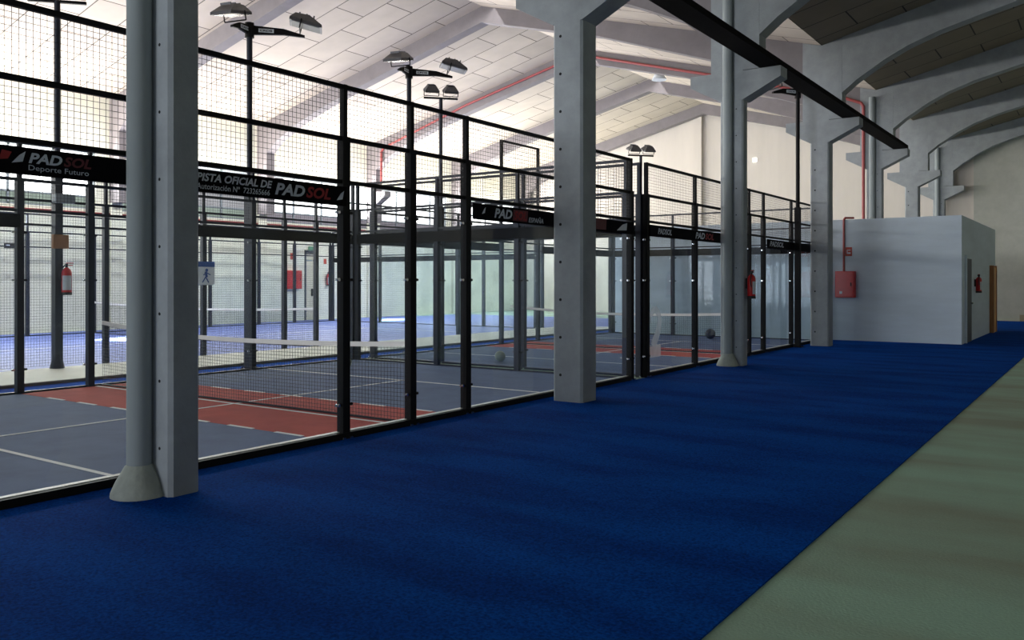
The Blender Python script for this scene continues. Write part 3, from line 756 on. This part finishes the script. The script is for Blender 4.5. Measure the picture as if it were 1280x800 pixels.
o = MB().bbox(-4.25, -3.92, 25.9, 26.1, 3.28, 3.37, .02).build('junction_box', M['rubber']); tag(o, 'small dark box lying on the hut roof', 'box')

# red pipe along the fifth frame and the window wall
YP = 27.68
o = MB().tube([(-6.19, YP, 3.285), (-6.19, YP, 6.95), (-6.26, YP, 7.06), (-6.69, YP, 7.25), (-11.09, YP, 8.58), (-15.6, YP, 9.86), (-16.3, YP, 9.98), (-17.2, YP, 9.8), (-21.58, YP, 8.78), (-26.1, YP, 7.45), (-26.24, YP, 7.3), (-26.24, YP, 6.0)], .045, 10).build('sprinkler_pipe', M['dull_red'])
tag(o, 'red pipe climbing a pillar behind the hut and following a roof beam', 'pipe')
o = MB().tube([(WL+.05, 4.0, 3.8), (WL+.05, 27.6, 3.86)], .035, 8).build('supply_pipe', M['deep_red'])
tag(o, 'thin red pipe running level under the windows of the far wall', 'pipe')

# hanging bell lamp
bx_, by_, bz_ = -13.6, 29.0, 9.22
zc_ = RIDZ-SR*(bx_-RIDX)
root = thing('pendant_lamp', 'small white bell-shaped lamp hanging from the pale ceiling near the ridge', 'lamp', (bx_, by_, bz_))
MB().lathe((bx_, by_, bz_-.22), [(.27, 0), (.26, .03), (.18, .18), (.10, .30), (.075, .33)], 20).build('shade', M['sign_white'], root, True)
MB().lathe((bx_, by_, bz_+.08), [(.075, 0), (.11, .05), (.11, .16), (.06, .22)], 16).build('ballast', M['rubber'], root, True)
mb = MB(); mb.tube([(bx_, by_, bz_+.3), (bx_, by_, zc_)], .012, 6); mb.build('rod', M['rubber'], root)
o = MB().bbox(-14.02, -13.82, WB-.08, WB, 7.3, 7.5, .02).build('emergency_light', M['emit_small']); tag(o, 'small glowing square light high on the back wall', 'light')

# balls
def ball(label, c, r, m):
    bm = bmesh.new(); bmesh.ops.create_uvsphere(bm, u_segments=24, v_segments=14, radius=r)
    mb = MB(); mb.bm(bm, Matrix.Translation((c[0], c[1], r+.014))); o = mb.build('ball', m, None, True); tag(o, label, 'ball', 'balls on the courts')
ball('worn grey-green ball lying near the corner of the nearest court', (-11.5, 11.2), .105, M['ball'])
ball('pale ball lying just beyond the cross fence in the second court', (-9.96, 13.9), .105, M['ball'])
ball('dark ball lying by the far end of the second court', (-9.1, 22.7), .14, M['dark_ball'])

# things on the mast and on the second row fence
o = MB().bbox(-15.47, -15.40, 7.88, 8.16, 2.19, 2.44, .008).build('plywood_plate', M['wood']); tag(o, 'brown plywood plate fixed to the mast above the extinguisher', 'plate')
o = MB().bbox(-15.43, -15.28, 7.86, 8.22, 3.0, 3.16, .02).build('switch_box', M['grey_box']); tag(o, 'grey electrical box high on the walkway mast', 'box')
root = thing('walking_sign', 'white and blue sign with a walking figure, hung on the mesh fence', 'sign', (XR+.06, 11.2, 1.55))
MB().box(XR+.055, XR+.065, 10.98, 11.4, 1.53, 2.02).build('plate', M['sign_white'], root)
MB().box(XR+.065, XR+.068, 10.98, 11.4, 1.91, 2.02).build('header', M['sign_blue'], root)
mb = MB(); xx = XR+.07
mb.tube([(xx, 11.2, 1.84), (xx+.003, 11.2, 1.84)], .035, 10)
mb.obox((xx, 11.19, 1.75), (1, 0, 0), (0, .96, .2), (0, -.2, .96), .002, .028, .06)
for a in ((.05, -.12), (-.06, -.12)): mb.wire((xx, 11.18, 1.70), (xx, 11.18+a[0]*1.4, 1.70+a[1]), .016)
for a in ((.09, -.05), (-.08, -.06)): mb.wire((xx, 11.2, 1.79), (xx, 11.2+a[0], 1.79+a[1]), .012)
mb.build('figure', M['sign_blue'], root)
sign('small red sign on the window wall above the hose cabinet', (WL, 23.5, 2.62), (1, 0), .2, .26, 'sign_red')
sign('small red sign on the window wall left of the hose cabinet', (WL, 22.1, 2.55), (1, 0), .18, .24, 'sign_red')
sign('small red sign above the extinguisher past the cream door', (WL, 25.28, 2.45), (1, 0), .16, .22, 'sign_red')
sign('green exit sign above the cream door in the window wall', (WL+.04, 24.5, 2.98), (1, 0), .36, .16, 'sign_green')
r_, n_, s_ = sign('small black and white arrow sign on the window wall far from the door', (WL, 12.62, 2.68), (1, 0), .34, .15, 'rubber')
mb = MB(); mb.obox((WL+.014, 12.56, 2.68), (0, 1, 0), (1, 0, 0), (0, 0, 1), .06, .002, .03); mb.build('pictogram', M['sign_white'], r_)

# ------------------------------------------------------------------ light
def area(name, loc, rot, sx, sy, e, col=(1, 1, 1)):
    l = bpy.data.lights.new(name, 'AREA'); l.shape = 'RECTANGLE'; l.size = sx; l.size_y = sy; l.energy = e; l.color = col
    o = bpy.data.objects.new(name, l); COL.objects.link(o); o.location = loc; o.rotation_euler = rot; return o
R = math.radians
def aim(o, to): o.rotation_euler = (Vector(to)-o.location).to_track_quat('-Z', 'Y').to_euler()
for i, (a, b) in enumerate(BAYS):
    y = (a+b)/2
    e = area('window_light', (WL+.12, y, 5.1), (0, 0, 0), b-a, 1.2, 620 if i != 2 else 300, (1, .98, .96)); aim(e, (WL+6, y, 4.4))
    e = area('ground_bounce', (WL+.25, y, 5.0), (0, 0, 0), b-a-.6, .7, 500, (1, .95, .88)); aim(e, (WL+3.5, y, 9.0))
e = area('ridge_fill', (-15.5, 18, 9.7), (0, 0, 0), 40, 1.2, 1600, (1, .98, .95)); aim(e, (-27, 18, 2.2)); e.data.spread = R(75)  # added fill under the ridge to brighten the window wall, no fitting there
for (x, y, tx, ty, wd, en) in ((WL+.3, 11.6, -22.3, 13.6, 1.3, 420), (WL+.3, 25.2, -24.6, 26.6, 1.6, 330)):
    e = area('sunbeam', (x, y, 5.0), (0, 0, 0), wd, .7, en, (1, .98, .92)); aim(e, (tx, ty, 0)); e.data.spread = R(9)
su = bpy.data.lights.new('gate_daylight', 'SUN'); su.energy = 1.35; su.angle = R(22); su.color = (.9, .94, 1)
so = bpy.data.objects.new('gate_daylight', su); COL.objects.link(so); so.location = (-8, -7, 3)
so.rotation_euler = Vector((.22, 1, -.06)).to_track_quat('-Z', 'Y').to_euler()
w = bpy.data.worlds.new('world'); sc.world = w; w.use_nodes = True
w.node_tree.nodes['Background'].inputs[0].default_value = (.82, .92, 1, 1); w.node_tree.nodes['Background'].inputs[1].default_value = .38

# ------------------------------------------------------------------ camera
cam = bpy.data.cameras.new('camera'); co = bpy.data.objects.new('camera', cam); COL.objects.link(co)
cam.sensor_width = 36; cam.lens = 36*1075/1280; cam.shift_y = -48/1280; cam.clip_end = 200
co.location = (0, 0, 1.6); co.rotation_euler = (math.pi/2, 0, math.atan((1388-640)/1075))
sc.camera = co
sc.view_settings.view_transform = 'Standard'; sc.view_settings.look = 'None'; sc.view_settings.exposure = 0
sc.cycles.transparent_max_bounces = 40; sc.cycles.max_bounces = 8; sc.cycles.diffuse_bounces = 5
